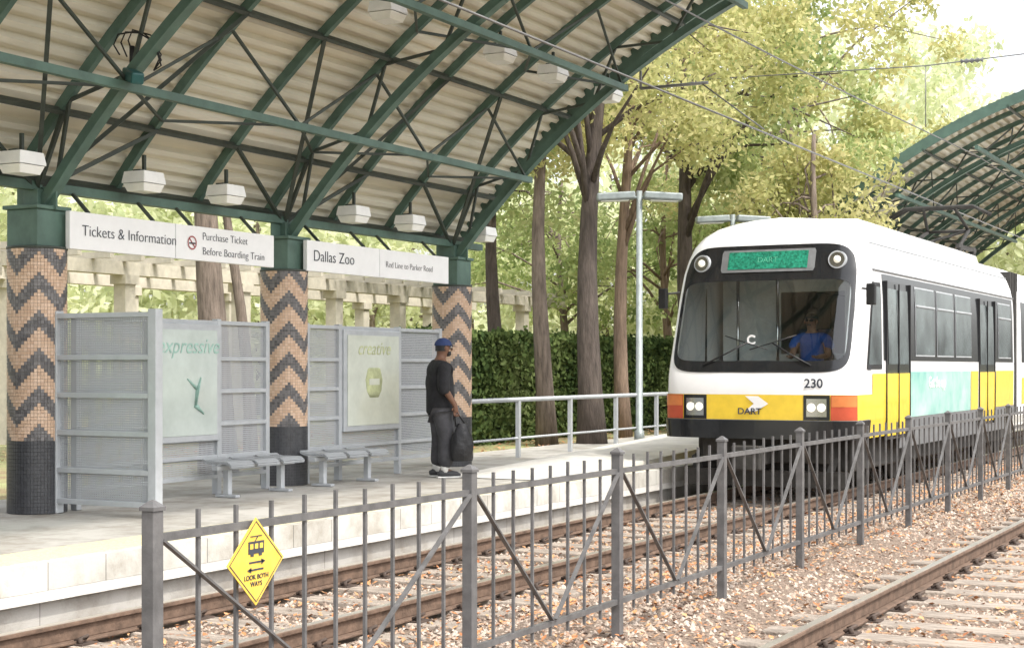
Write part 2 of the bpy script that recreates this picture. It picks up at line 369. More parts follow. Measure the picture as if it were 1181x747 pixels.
for a in (39.4,43.2,51,61,70.5,74.8):
    b=MB(); b.bar(A(5,a,11.9),A(SE,a,11.9),.045,.07,up=A(0,a,1)-A(0,a,0)); b.build('purlin','green_dark',can)
for a in (46.8,56.2,66):
    b=MB(); b.bar(A(5,a,11.38),A(19.48,a,11.38),.075,.08); b.build('tie_beam','green',can)
    s=7.26-BAY; k=0
    while s+BAY<19.5:
        for e in (-3.0,3.0):
            b=MB()
            if k%2==0: b.bar(A(s,a,11.4),A(s+BAY,a+e,11.9),.028,.028)
            else: b.bar(A(s,a+e,11.9),A(s+BAY,a,11.4),.028,.028)
            b.build('truss_web','green_dark',can)
        s+=BAY; k+=1
b=MB(); b.bar(P(5,11.2,3.47),P(SE,11.2,3.47),.1,.09); b.build('eave_beam','green',can)
b=MB(); b.bar(P(5,11.62,3.66),P(SE,11.62,3.66),.06,.14); b.build('gutter','green',can)
for s in ARS:
    for ds,a in ((BAY,43.2),(-BAY,43.2),(BAY,51),(-BAY,51),(.0,43.2)):
        if s+ds>SE: continue
        b=MB(); b.bar(P(s,11.2,3.42),A(s+ds,a,11.88),.04,.04); b.build('strut','green_dark',can)
c2=copy_tree(can); c2.location=P(5+29.3,11.2,.3); c2['label']='far curved green canopy beyond the train at the right edge'
# columns
def column():
    t=thing('tiled_column','x','column',P(0,0,0),'round tiled columns under the canopies')
    b=MB(); b.tube((0,0,.7),(0,0,2.55),.274,n=60); b.build('core','grout',t)
    b=MB(); b.tube((0,0,0),(0,0,.7),.276,n=60); b.build('plinth_core','tile_base',t)
    def tiles(z0,z1,rows,nc,pat,R,g):
        b=MB(); dh=(z1-z0)/rows
        for r in range(rows):
            for c in range(nc):
                a0=2*math.pi*(c+g)/nc;a1=2*math.pi*(c+1-g)/nc; za=z0+dh*(r+g);zb=z0+dh*(r+1-g)
                v=[(R*math.cos(x),R*math.sin(x),z) for z in (za,zb) for x in (a0,a1)]
                w=[(.27*math.cos(x),.27*math.sin(x),z) for z in (za,zb) for x in (a0,a1)]
                b.add(v+w,[(0,1,3,2),(4,5,1,0),(2,3,7,6),(5,7,3,1),(6,4,0,2)],pat(r,c))
        return b
    def pat(r,c):
        k=abs((c%14)-7)
        return 1 if ((r+k)%11)<5 else 0
    tiles(.7,2.55,56,56,pat,.284,.045).build('zigzag_tiling',['tile_tan','tile_dark'],t)
    tiles(.0,.7,20,56,lambda r,c:0,.285,.035).build('plinth_tiling','tile_base',t)
    b=MB(); b.tube((0,0,2.55),(0,0,2.575),.29,n=32); b.build('collar','green_dark',t)
    b=MB(); b.box((-.2,-.2,2.575),(.2,.2,2.93)); b.box((-.23,-.23,2.93),(.23,.23,2.97)); b.box((-.09,-.09,2.97),(.09,.09,3.14)); b.box((-.26,-.012,2.93),(.26,.012,3.16)); b.build('capital','green',t,.008)
    return t
col0=column()
labs=['tiled zigzag column left of the ticket sign, nearest to the left edge','tiled zigzag column between the two white signs','tiled zigzag column behind the man with the cap','tiled column under the far canopy, first','tiled column under the far canopy, second']
for i,s in enumerate([11.3,15.34,19.38,40.6,44.64]):
    o=col0 if i==0 else copy_tree(col0); o.location=P(s,11.2,.3); o['label']=labs[i]; o.rotation_euler.z=[0,math.pi/2,0,0,0][i]
def light():
    t=thing('canopy_light','x','light',P(0,0,0),'box lights hanging under the canopy')
    b=MB(); v=[]
    for z,w,l in ((.12,.135,.15),(.02,.15,.17),(.0,.15,.17)): v.append([(-w,-l,z),(w,-l,z),(w,l,z),(-w,l,z),(-w,-l,z)])
    b.grid(v,smooth=False,flip=True); b.add(v[0][:4],[(0,1,2,3)]); b.build('housing','cream_box',t,.01)
    b=MB(); v=[]
    for z,w,l in ((-.005,.14,.16),(-.085,.11,.13)): v.append([(-w,-l,z),(w,-l,z),(w,l,z),(-w,l,z),(-w,-l,z)])
    b.grid(v,smooth=False,flip=True); b.add(v[1][:4],[(3,2,1,0)]); b.build('lens','lens',t,.01)
    b=MB(); b.box((-.05,-.12,.12),(.05,.12,.14)); b.box((-.016,-.016,.14),(.016,.016,.3)); b.build('bracket','green_dark',t)
    return t
l0=light(); LT=[(10.8,10.9,3.6,'first box light from the left in the lower row above the signs'),(12.5,10.9,3.6,'second box light in the lower row, above the ticket sign'),(13.85,10.9,3.6,'third box light in the lower row, above the boarding train sign'),(16.4,10.9,3.6,'fourth box light in the lower row, above the zoo sign'),(17.75,10.9,3.6,'fifth box light in the lower row, above the right half of the zoo sign'),(19.75,10.9,3.6,'last box light of the lower row, at the canopy end'),
 (14.2,9.0,5.5,'box light of the upper row cut by the top edge of the frame'),(16.75,9.0,5.5,'box light of the upper row, leftmost fully seen'),(18.2,9.0,5.5,'box light of the upper row, middle one'),(19.95,9.0,5.5,'box light of the upper row next to the end arch')]
for i,(s,d,h,lb) in enumerate(LT):
    o=l0 if i==0 else copy_tree(l0); o.location=P(s,d,h); o['label']=lb
t=thing('security_camera','dark teal security camera hanging from the leftmost arch with looped cables','camera',P(11.3,10.0,4.6))
b=MB(); b.bar(P(11.3,10.05,4.47),P(11.1,9.75,4.36),.12,.11); b.build('housing','cctv',t,.02)
b=MB(); b.tube(P(11.3,10.0,4.52),P(11.3,10.0,4.72),.025); b.build('bracket','black',t)
for k in range(3):
    b=MB(); b.path([P(11.3+.1*k,10.15,4.65),P(11.25+.1*k,10.18,4.74+.04*k),P(11.2+.1*k,10.08,4.82+.04*k),P(11.25+.1*k,9.9,4.84),P(11.33,9.76,4.74),P(11.36,9.7,4.62-.05*k),P(11.35,9.78,4.48)],.008,6)
    b.build('cable','black',t)
# ---------------------------------------------------------------- hanging signs
FX=(0,1,0); UZ=(0,0,1)
def hsign(s0,s1,label,items):
    t=thing('station_sign',label,'sign',P((s0+s1)/2,10.93,2.86))
    b=MB(); b.sdh(s0,s1,10.89,10.95,2.86,3.23); b.build('panel','sign_white',t,.006)
    for s in (s0+.3,s1-.3): 
        b=MB(); b.bar(P(s,10.93,3.23),P(s,11.14,3.43),.03,.03); b.build('hanger','green_dark',t)
    for it in items:
        text(it[0],it[1],P(it[2],10.884,it[3]),FX,UZ,it[4],t,align='LEFT',bold=-.0022,sx=1.03)
    return t
hsign(11.42,12.98,'long white sign reading Tickets and Information',[('Tickets & Information',.155,11.58,3.045,'ink')])
t=hsign(12.99,14.72,'white sign reading Purchase Ticket Before Boarding Train',[('Purchase Ticket',.12,13.42,3.125,'ink'),('Before Boarding Train',.12,13.42,2.965,'ink')])
b=MB(); rows=[]
for rr in (.06,.075): rows.append([P(13.25+rr*math.cos(x*math.pi/12),10.884,3.045+rr*math.sin(x*math.pi/12)) for x in range(25)])
b.grid(rows,smooth=False); b.bar(P(13.205,10.884,3.09),P(13.295,10.884,3.0),.004,.012,up=UZ); b.build('no_smoking_ring','ink_red',t)
b=MB(); b.bar(P(13.2,10.883,3.04),P(13.3,10.883,3.04),.003,.014); b.build('cigarette_mark','ink',t)
hsign(15.38,16.98,'white sign reading Dallas Zoo',[('Dallas Zoo',.195,15.5,3.045,'ink')])
hsign(16.99,18.75,'white sign reading Red Line to Parker Road',[('Red Line to Parker Road',.115,17.12,3.035,'ink_grey')])
# ---------------------------------------------------------------- wind screens
RZ=[.42,.78,1.14,1.50,1.9]
def screen_back(s0,s1,label,ps0,ps1,which):
    t=thing('wind_shelter',label,'wind shelter',P((s0+s1)/2,11.0,.3)); z=.3
    for s in (s0,s0+(s1-s0)*.22 if which==2 else ps0-.09,ps1+.09,s1):
        b=MB(); b.sdh(s-.035,s+.035,10.96,11.04,z,z+1.94); b.build('post','steel_grey',t,.006)
    for h in RZ+[.2]:
        if h in (.78,1.14,1.5):
            for q0,q1 in ((s0,ps0-.05),(ps1+.05,s1)):
                b=MB(); b.sdh(q0,q1,10.965,11.025,z+h-.022,z+h+.022); b.build('rail','steel_grey',t,.004)
        else: 
            b=MB(); b.sdh(s0,s1,10.965,11.025,z+h-.022,z+h+.022); b.build('rail','steel_grey',t,.004)
    for q0,q1,zz in ((s0,ps0-.05,1.9),(ps1+.05,s1,1.9),(ps0-.05,ps1+.05,.6)):
        b=MB(); b.sdh(q0,q1,11.003,11.005,z+.2,z+zz); b.build('perforated_infill','perf',t)
    c=MB(); c.sdh(ps0-.07,ps1+.07,10.93,11.03,z+.6,z+1.88); k=c.build('poster_case','steel_grey',t,.01)
    c=MB(); c.sdh(ps0,ps1,10.922,10.928,z+.67,z+1.81); c.build('poster','poster' if which==1 else 'poster2',k)
    mid=(ps0+ps1)/2
    if which==1:
        text('expressive',.24,P(mid,10.918,z+1.63),FX,UZ,'post_teal',k,shear=.3)
        b=MB(); 
        b.path([P(mid+.1,10.919,z+1.0),P(mid+.12,10.919,z+1.15),P(mid+.2,10.919,z+1.3)],[.03,.05,.012],8,squash=.1); b.path([P(mid+.12,10.919,z+1.18),P(mid-.02,10.919,z+1.28)],[.02,.008],6); b.path([P(mid+.1,10.919,z+1.0),P(mid+.25,10.919,z+.9)],[.03,.01],6); b.build('figure_print','post_teal',k)
    else:
        text('creative',.24,P(mid,10.918,z+1.64),FX,UZ,'pot',k,shear=.3)
        b=MB(); b.path([P(mid,10.921,z+1.02),P(mid,10.921,z+1.1),P(mid,10.921,z+1.25),P(mid,10.921,z+1.38),P(mid,10.921,z+1.4)],[.1,.17,.2,.15,.12],20,squash=1); 
        for i,v in enumerate(b.v): b.v[i]=(-10.921+(v[0]+10.921)*.01,v[1],v[2])
        b.build('pot_print','pot',k)
        b=MB(); b.sdh(mid-.12,mid+.12,10.9155,10.917,z+1.18,z+1.26); b.build('pot_label','poster2',k)
    return t
screen_back(11.62,14.70,'grey metal wind shelter with pale teal poster between the first two columns',12.75,13.72,1)
screen_back(15.5,18.66,'grey metal wind shelter with cream poster just left of the standing man',16.3,17.5,2)
t=thing('wind_shelter','grey metal wind shelter wing standing out from the leftmost column','wind shelter',P(11.3,10.4,.3)); z=.3
for d in (9.72,10.93):
    b=MB(); b.sdh(11.25,11.35,d-(.05 if d<10 else .03),d+(.05 if d<10 else .03),z,z+1.95); b.build('post','steel_grey',t,.008)
for h in RZ+[.12]:
    b=MB(); b.sdh(11.255,11.33,9.77,10.93,z+h-.024,z+h+.024); b.build('rail','steel_grey',t,.004)
b=MB(); b.sdh(11.303,11.305,9.77,10.93,z+.12,z+1.9); b.build('perforated_infill','perf',t)
def bench():
    t=thing('bench','x','bench',(0,0,0),'perforated metal benches by the wind shelters')
    b=MB(); b.box((-.04,-.7,.3),(.04,.7,.35)); b.build('beam','steel_grey',t,.006)
    for k in (-1,0,1):
        b=MB(); rows=[]
        for i in range(9):
            x=.2-.4*i/8; z=.395-.04*max(0,(1-i/1.5))**2 + .03*max(0,(i-6)/2)**2
            rows.append([(x,k*.47+y,z) for y in (-.2,-.1,0,.1,.2)])
        b.grid(rows); 
        b.grid([[(x,y,zz-.03) for x,y,zz in r] for r in rows],flip=True)
        for r0 in (rows[0],rows[-1]): b.add([r0[0],r0[-1],(r0[-1][0],r0[-1][1],r0[-1][2]-.03),(r0[0][0],r0[0][1],r0[0][2]-.03)],[(0,1,2,3)])
        for j in (0,-1):
            b.grid([[r[j] for r in rows],[(r[j][0],r[j][1],r[j][2]-.03) for r in rows]],smooth=False)
        b.build('seat','perf_seat',t)
    for y in (-.48,.48):
        b=MB(); b.box((-.035,y-.035,.03),(.035,y+.035,.3)); b.box((-.14,y-.04,0),(.14,y+.04,.03)); b.build('leg','steel_grey',t,.006)
    return t
b0=bench()
for i,(s,lb) in enumerate([(14.0,'perforated metal bench left of the middle tiled column'),(15.8,'perforated metal bench right of the middle tiled column')]):
    o=b0 if i==0 else copy_tree(b0); o.location=P(s,10.62,.3); o['label']=lb
t=thing('ticket_machine','black ticket machine with green front at the far left edge','ticket machine',P(10.0,11.3,.3))
b=MB(); b.sdh(9.45,10.42,11.0,11.6,.3,2.1); b.build('cabinet','kiosk',t,.02); b=MB(); b.sdh(9.6,10.4,10.99,10.998,.9,1.9); b.build('front_panel','kgreen',t)
t=thing('handrail','pale metal handrail along the back of the platform behind the man','railing',P(24,11.3,.3))
b=MB(); b.tube(P(19.7,11.3,1.2),P(33,11.3,1.2),.035); b.build('top_rail','steel_grey',t)
b=MB(); b.tube(P(19.7,11.3,.6),P(33,11.3,.6),.018); b.build('middle_rail','steel_grey',t)
for i in range(8):
    b=MB(); s=19.75+i*1.87; b.sdh(s-.035,s+.035,11.27,11.33,.3,1.2); b.build('post','steel_grey',t)
def lamp():
    t=thing('street_lamp','x','street lamp',(0,0,0),'double headed platform lamps')
    b=MB(); b.path([(0,0,0),(0,0,.25),(0,0,.26),(0,0,4.62)],[.1,.09,.065,.055],12); b.build('pole','lampgrey',t)
    b=MB(); b.tube((-.2*CS,-.2*SN,4.5),(.2*CS,.2*SN,4.5),.03); b.build('arm','lampgrey',t)
    for e in (-1,1):
        b=MB(); dx=Vector((CS,SN,0)); 
        p=dx*e*.08+Vector((0,0,4.54)); q=dx*e*.78+Vector((0,0,4.5)); b.bar(p,q,.3,.14); k=b.build('lamp_head','lampgrey',t,.03)
        b=MB(); b.bar(dx*e*.2+Vector((0,0,4.445)),dx*e*.7+Vector((0,0,4.425)),.22,.012); b.build('lens','lens',k)
    return t
p0=lamp()
for i,(s,d,lb) in enumerate([(26.3,11.25,'grey double headed street lamp on the platform left of the train'),(31.3,11.25,'grey double headed street lamp showing above the train roof')]):
    o=p0 if i==0 else copy_tree(p0); o.location=P(s,d,.3); o['label']=lb
# ---------------------------------------------------------------- fence
FD=4.16
posts=[4.82]+[7.39+1.97*i for i in range(13)]
fe=thing('picket_fence','dark grey metal picket fence with V braces between the two tracks','fence',P(7.4,FD,0))
for s in posts:
    b=MB(); b.sdh(s-.031,s+.031,FD-.031,FD+.031,-.25,1.14); b.build('post','fence',fe,.004)
    b=MB(); v=[[P(s+x*w,FD+y*w,h) for x,y in ((-1,-1),(1,-1),(1,1),(-1,1),(-1,-1))] for w,h in ((.037,1.14),(.037,1.155),(.011,1.178),(.001,1.183))]; b.grid(v,smooth=False); b.build('post_cap','fence',fe)
for i in range(len(posts)-1):
    a,c=posts[i]+.031,posts[i+1]-.031; n=10 if i==0 else 8
    b=MB(); b.sdh(a,c,FD-.016,FD+.016,1.012,1.045); b.build('top_rail','fence',fe)
    b=MB(); b.sdh(a,c,FD-.016,FD+.016,.16,.193); b.build('bottom_rail','fence',fe)
    m=(a+c)/2
    for e,q in ((a,1),(c,-1)):
        b=MB(); b.bar(P(e,FD-.022,1.02),P(m-q*.02,FD-.022,.2),.01,.027,up=(1,0,0)); b.build('brace','fence',fe)
    for k in range(1,n):
        s=a+(c-a)*k/n; b=MB(); b.sdh(s-.008,s+.008,FD-.008,FD+.008,.1,1.125+random.uniform(-.008,.008)); b.build('picket','fence',fe)
ss,hh=5.44,.872
t=thing('warning_sign','yellow diamond tram warning sign hung on the left bay of the fence','sign',P(ss,FD-.04,hh))
xs=-FD+.036
b=MB(); h=.19;w_=.2;x0,x1=xs,xs+.004
b.add([(x0,ss,hh-h),(x0,ss+w_,hh),(x0,ss,hh+h),(x0,ss-w_,hh),(x1,ss,hh-h),(x1,ss+w_,hh),(x1,ss,hh+h),(x1,ss-w_,hh)],[(3,2,1,0),(4,5,6,7),(0,1,5,4),(1,2,6,5),(2,3,7,6),(3,0,4,7)]); b.build('plate','yellow_sign',t)
b=MB(); 
pts=[[(xs+.006,ss+math.cos(k*math.pi/2)*r*1.06,hh+math.sin(k*math.pi/2)*r) for k in range(5)] for r in (.17,.176)]; b.grid(pts,smooth=False); b.build('border','ink',t)
b=MB(); x0,x1=xs+.0045,xs+.0065
b.box((x0,ss-.055,hh+.035),(x1,ss+.055,hh+.088)); b.bar((x0+.001,ss-.01,hh+.088),(x0+.001,ss+.012,hh+.108),.002,.004,up=(0,0,1)); b.bar((x0+.001,ss-.04,hh+.11),(x0+.001,ss+.04,hh+.11),.002,.004)
b.box((x0,ss-.04,hh+.024),(x1,ss-.018,hh+.035)); b.box((x0,ss+.018,hh+.024),(x1,ss+.04,hh+.035)); b.build('tram_pictogram','ink',t)
for k in (-.034,-.0,.034): 
    b=MB(); b.box((x1+.0005,ss+k-.011,hh+.056),(x1+.001,ss+k+.011,hh+.078)); b.build('tram_window_mark','yellow_sign',t)
for e,zz in ((1,-.002),(-1,-.034)):
    b=MB(); b.box((x0,ss-.05,hh+zz-.004),(x1,ss+.05,hh+zz+.004)); b.add([(x1,ss+e*.065,hh+zz),(x1,ss+e*.035,hh+zz+.013),(x1,ss+e*.035,hh+zz-.013)],[(0,1,2)]); b.build('arrow_mark','ink',t)
text('LOOK BOTH',.03,(xs+.006,ss,hh-.066),FX,UZ,'ink',t); text('WAYS',.03,(xs+.006,ss,hh-.096),FX,UZ,'ink',t)
# ---------------------------------------------------------------- train
TX=-6.82; S0=19.8
tr=thing('light_rail_train','white and yellow light rail train number 230 arriving along the platform','train',(TX,S0,0))
WT=[(.5,1.28),(1.0,1.32),(1.7,1.325),(2.7,1.31),(3.0,1.29),(3.2,1.25),(3.38,1.18),(3.52,1.08),(3.64,.93),(3.72,.7),(3.76,.48),(3.785,.02)]
def W(h): return float(np.interp(h,[a for a,_ in WT],[a for _,a in WT]))
def lean(h): return .36*max(0,h-1.55)+1.8*max(0,h-3.36)**2
LN,LL=4.6,.34
def F(x,h,off=0):
    def raw(x,h):
        w=W(h); q=min(.9995,abs(x)/w); return Vector((TX+x,S0+lean(h)+LL*(1-(1-q**LN)**(1/LN))+.05*q*q,h))
    p=raw(x,h)
    if off:
        e=.004; dx=raw(x+e,h)-raw(x-e,h); dz=raw(x,h+e)-raw(x,h-e); n=dx.cross(dz).normalized(); p=p+n*off
    return p
NT=30
def outline(h,sb,off=0):
    w=W(h)+off; base=S0+lean(h)-off
    fr=[]
    for i in range(NT+1):
        t=math.pi/2*i/NT; q=max(0,math.sin(t))**(2/LN); x=w*q; y=base+LL*(1-max(0,math.cos(t))**(2/LN))+.05*q*q; fr.append((x,y))
    sc=base+LL+.05
    r=fr+[(w,sc+(sb-sc)*k/12) for k in range(1,13)]
    pts=[(-x,y) for x,y in r[::-1]][:-1]+r
    return [Vector((TX+x,y,h)) for x,y in pts]
SB=31.2
hl=[.76,.85,1.0,1.2,1.4,1.6,1.75,1.9,2.05,2.2,2.35,2.5,2.65,2.8,2.9,3.0,3.1,3.2,3.3,3.38,3.45,3.52,3.58,3.64,3.68,3.72,3.74,3.76,3.775,3.785]
b=MB(); rows=[outline(h,SB) for h in hl]; n=len(rows[0])
vv=[x for R in rows for x in R]; ff=[]
for i in range(len(rows)-1):
    for k in range(n-1):
        c=(rows[i][k]+rows[i+1][k+1])/2; hc=c.z
        if abs(c.x-TX)<.88*W(hc) and 1.78<hc<2.88 and c.y<S0+lean(hc)+.4: continue
        a=i*n+k; ff.append((a,a+1,a+1+n,a+n))
b.add(vv,ff,0,True); b.build('body_shell','white',tr)
def sup(t,cy,A_,B_,m): 
    c,s=math.cos(t),math.sin(t)
    return (A_*math.copysign(abs(c)**(2/m),c), cy+B_*math.copysign(abs(s)**(2/m),s))
def bez(t,k):
    xi,hi=sup(t,2.33,.89,.545,11); xo,ho=sup(t,2.5,.93,.865,9.5)
    f=xi*(1-k)+xo*k; h=hi*(1-k)+ho*k; return f*W(h),h
b=MB(); rows=[]
for j in range(10):
    r=[]
    for i in range(161):
        x,h=bez(2*math.pi*i/160,j/9); r.append(F(x,h,.012))
    rows.append(r)
b.grid(rows,flip=True); b.build('windscreen_surround','tblack',tr)
b=MB(); rows=[]
for j in range(9):
    k=j/8; r=[]
    for i in range(161):
        x,h=bez(2*math.pi*i/160,0); x*=k; h=2.33+(h-2.33)*k; r.append(F(x,h,.004))
    rows.append(r)
b.grid(rows,flip=True); b.build('windscreen','glass',tr)
def patch(x0,x1,h0,h1,off,name,m,par,nx=10,nh=4,rnd=0):
    b=MB(); rows=[]
    for j in range(nh+1):
        h=h0+(h1-h0)*j/nh; sh=0
        if rnd: 
            e=min(j,nh-j)/nh*(h1-h0); sh=rnd-math.sqrt(max(0,rnd*rnd-max(0,rnd-e)**2)) if e<rnd else 0
        rows.append([F(x0+sh+(x1-x0-2*sh)*i/nx,h,off) for i in range(nx+1)])
    b.grid(rows)
    return b.build(name,m,par)
def wrap(h0,h1,s_lim,off,name,m,nh=3):
    b=MB(); rows=[outline(h0+(h1-h0)*j/nh,s_lim,off) for j in range(nh+1)]; b.grid(rows); return b.build(name,m,tr)
wrap(1.01,1.345,22.3,.006,'yellow_band','yellow')
wrap(.76,1.005,20.6,.03,'bumper','tblack')
wrap(1.0,1.012,20.6,.012,'band_trim','tgrey',1)
def side(s0,s1,h0,h1,off,name,m,par=tr,nh=6,both=False,ns=2):
    for e in ((1,-1) if both else (1,)):
        b=MB(); rows=[[Vector((TX+e*(W(h0+(h1-h0)*j/nh)+off),s0+(s1-s0)*k/ns,h0+(h1-h0)*j/nh)) for k in range(ns+1)] for j in range(nh+1)]
        b.grid(rows,flip=(e<0)); b.build(name,m,par)
side(21.35,SB-.15,1.8,2.99,.006,'window_band','tblack',both=True)
side(20.75,22.35,1.345,1.62,.0065,'yellow_side_panel','yellow',both=True)
side(20.35,22.35,.76,1.01,.0055,'yellow_skirt','yellow',both=True)
side(22.36,27.1,.98,1.64,.007,'teal_advert','teal'); side(27.15,27.75,.98,1.64,.007,'yellow_side_panel','yellow'); side(29.35,SB-.1,.98,1.64,.007,'yellow_side_panel','yellow')
side(22.36,SB,.55,.98,.005,'lower_skirt','tgrey',both=True)
for e in (1,-1):
    for s0,s1 in ((23.2,24.4),(24.6,25.75),(25.95,27.15),(29.6,30.8)):
        def rr(o,i0): 
            return [[Vector((TX+e*(W(h)+o),s,h)) for s in (s0-i0,s1+i0)] for h in (1.89-i0,2.3,2.6,2.87+i0)]
        b=MB(); b.grid(rr(.012,.022),flip=(e<0)); f=b.build('side_window','steel_grey',tr)
        b=MB(); b.grid(rr(.016,0),flip=(e<0)); b.build('pane','win',f)
        b=MB(); b.box((TX+e*(1.32),s0,2.6),(TX+e*(1.342),s1,2.625)); b.build('window_bar','steel_grey',f)
    for s0,s1 in ((21.5,22.8),(27.85,29.2)):
        b=MB(); 
        b.grid([[Vector((TX+e*(W(h)+.011),s,h)) for s in (s0,s1)] for h in (.7,1.2,1.7,2.3,2.9)],flip=(e<0)); f=b.build('passenger_door','tblack',tr)
        for q0,q1 in ((s0+.08,(s0+s1)/2-.05),((s0+s1)/2+.05,s1-.08)):
            b=MB(); b.grid([[Vector((TX+e*(W(h)+.016),s,h)) for s in (q0,q1)] for h in (1.75,1.95,2.3,2.8)],flip=(e<0)); b.build('door_window','win',f)
        b=MB(); b.grid([[Vector((TX+e*(W(h)+.014),s,h)) for s in (s0,s1)] for h in (.75,1.0,1.4,1.62)],flip=(e<0)); b.build('door_lower_panel','yellow',f)
        b=MB(); b.box((TX+e*1.33,(s0+s1)/2-.008,.72),(TX+e*1.348,(s0+s1)/2+.008,2.88)); b.build('door_seam','black',f)
        for q in (s0-.02,s1+.02):
            b=MB(); b.box((TX+e*1.3,q-.012,.7),(TX+e*1.345,q+.012,2.9)); b.build('door_frame','black',f)
    b=MB(); b.grid([[Vector((TX+e*(W(h)+.008),s,h)) for s in (20.5+.3*(h-1.8),21.25)] for h in (1.68,2.1,2.5,2.86)],flip=(e<0)); f=b.build('cab_side_window','black',tr)
    b=MB(); b.grid([[Vector((TX+e*(W(h)+.013),s,h)) for s in (20.56+.3*(h-1.8),21.2)] for h in (1.74,2.1,2.5,2.8)],flip=(e<0)); b.build('pane','win',f)
    b=MB(); b.bar((TX+e*1.28,20.4,2.75),(TX+e*1.46,20.2,2.72),.03,.03); b.bar((TX+e*1.46,20.2,2.8),(TX+e*1.46,20.2,2.52),.12,.09,up=(0,1,0)); b.build('mirror','black',tr,.015)
    b=MB(); b.bar((TX+e*1.295,20.9,3.03),(TX+e*1.295,SB,3.03),.025,.02); b.build('drip_rail','tgrey',tr)
    b=MB(); b.bar((TX+e*1.165,21.2,3.42),(TX+e*1.165,SB,3.42),.012,.015); b.build('roof_seam','steel_grey',tr)
    patch(e*.84-.17,e*.84+.17,1.015,1.34,.012,'lamp_housing','tblack',tr)
    q=patch(e*.84-.13,e*.84+.13,1.06,1.295,.02,'headlight','chrome',tr)
    for k in (-.065,.065):
        c=F(e*.84+k,1.18,.02); n=(F(e*.84+k,1.18,.1)-c).normalized()
        b=MB(); b.tube(c,c+n*.008,.056,n=20); b.build('lens','lampglass',q)
    patch(*sorted((e*1.02,e*1.312)),1.015,1.34,.016,'marker_light','redlens',tr,nx=18)
    patch(*sorted((e*1.03,e*1.308)),1.19,1.33,.019,'indicator_lens','orange',tr,nx=18)
    c=F(e*.95,3.13,.012); n=(F(e*.95,3.13,.1)-c).normalized(); n=(n+Vector((0,-.6,-.1))).normalized()
    b=MB(); b.tube(c-n*.03,c+n*.035,.13,.12,n=28); q=b.build('headlight','steel_grey',tr)
    b=MB(); b.tube(c+n*.035,c+n*.04,.1,.1,n=28); b.build('reflector','chrome',q); b=MB(); b.ball(c+n*.04,.05); b.build('bulb','lampglass',q)
patch(-.66,.66,2.99,3.30,.022,'destination_display','tgrey',tr,rnd=.02,nh=8)
patch(-.56,.56,3.03,3.27,.027,'display_screen','led',tr,nh=6)
up=(F(0,3.3)-F(0,3.0)).normalized()
text('DART',.11,F(0,3.15,.03),(1,0,0),up,'ledtext',tr,bold=-.001)
text('230',.165,F(.8,1.49,.006),(F(.92,1.49)-F(.68,1.49)),(0,0,1),'ink',tr,name='fleet_number',bold=.003)
text('230',.11,Vector((TX+1.332,20.6,1.7)),FX,UZ,'ink',tr,name='fleet_number')
y=F(0,1.18,.014).y
b=MB(); b.add([(TX-.12,y,1.125),(TX+.03,y,1.125),(TX+.2,y,1.225),(TX+.06,y,1.325),(TX-.12,y,1.325),(TX-.0,y,1.225)],[(0,1,2,5),(5,2,3,4)]); b.build('emblem','sign_white',tr)
text('DART',.115,Vector((TX-.06,y-.004,1.12)),(1,0,0),UZ,'ink',tr,name='lettering',bold=.002,sx=1.1)
text('Get the app',.24,Vector((TX+1.3355,24.6,1.47)),FX,UZ,'sign_white',tr,name='advert_lettering',bold=.003)
for x0,x1 in ((-.75,-.15),(.75,.2)):
    b=MB(); b.path([F(x0,1.72,.03),F((x0+x1)/2,1.86,.04),F(x1,2.02,.035)],.011,6)
    b.path([F(x1-.32*(1 if x1<0 else -1),2.12,.03),F(x1,2.02,.03),F(x1+.3*(1 if x1<0 else -1),1.93,.03)],.008,6); b.build('wiper','black',tr)
b=MB(); b.box((TX-1.1,20.6,.3),(TX+1.1,31,.9)); b.build('underframe','under',tr,.03)
b=MB(); b.box((TX-.9,20.25,.42),(TX+.9,20.7,.75)); b.box((TX-.16,19.5,.42),(TX+.16,20.5,.62)); b.box((TX-.2,19.45,.36),(TX+.2,19.6,.68)); b.build('coupler','under',tr,.02)
b=MB(); 
for x in (-1.05,.9): b.bar((TX+x,20.4,.5),(TX+x*.9,20.3,.12),.08,.12)
b.box((TX-1.15,20.2,.1),(TX+1.15,20.26,.32)); b.build('obstacle_guard','under',tr)
for s in (22.2,24.0,30.3,32.1):
    for e in (-1,1):
        b=MB(); b.tube((TX+e*.7,s,.36),(TX+e*.83,s,.36),.36,n=28); b.build('wheel','under',tr)
for s in (23.1,31.2):
    for e in (-1,1): 
        b=MB(); b.box((TX+e*.95,s-1.1,.32),(TX+e*1.05,s+1.1,.55)); b.build('bogie_frame','under',tr,.02)
b=MB(); rows=[]
for s,k in ((21.7,0),(22.3,1),(29.3,1),(29.8,0)):
    rows.append([Vector((TX+x,s,3.45+(.21+h)*k)) for x,h in ((-1.06,-.15),(-.98,.08),(-.7,.19),(0,.22),(.7,.19),(.98,.08),(1.06,-.15))])
b.grid(rows,flip=True); b.build('roof_fairing','white',tr)
b=MB(); rows=[]
for h in hl: rows.append([Vector((TX-W(h),s,h)) for s in (44,31.9)]+[Vector((TX+W(h),s,h)) for s in (31.9,44)])
b.grid(rows); b.build('rear_body_shell','white',tr)
side(32.0,44,1.8,2.99,.006,'window_band','tblack',both=True); side(32.0,44,.98,1.5,.007,'lower_band','yellow')
b=MB()
for k in range(9):
    s=31.2+k*.085; w=1.18 if k%2 else 1.25; 
    b.box((TX-w,s,.8),(TX+w,s+.09,3.55))
b.build('bellows','under',tr)
b=MB(); ps=30.8
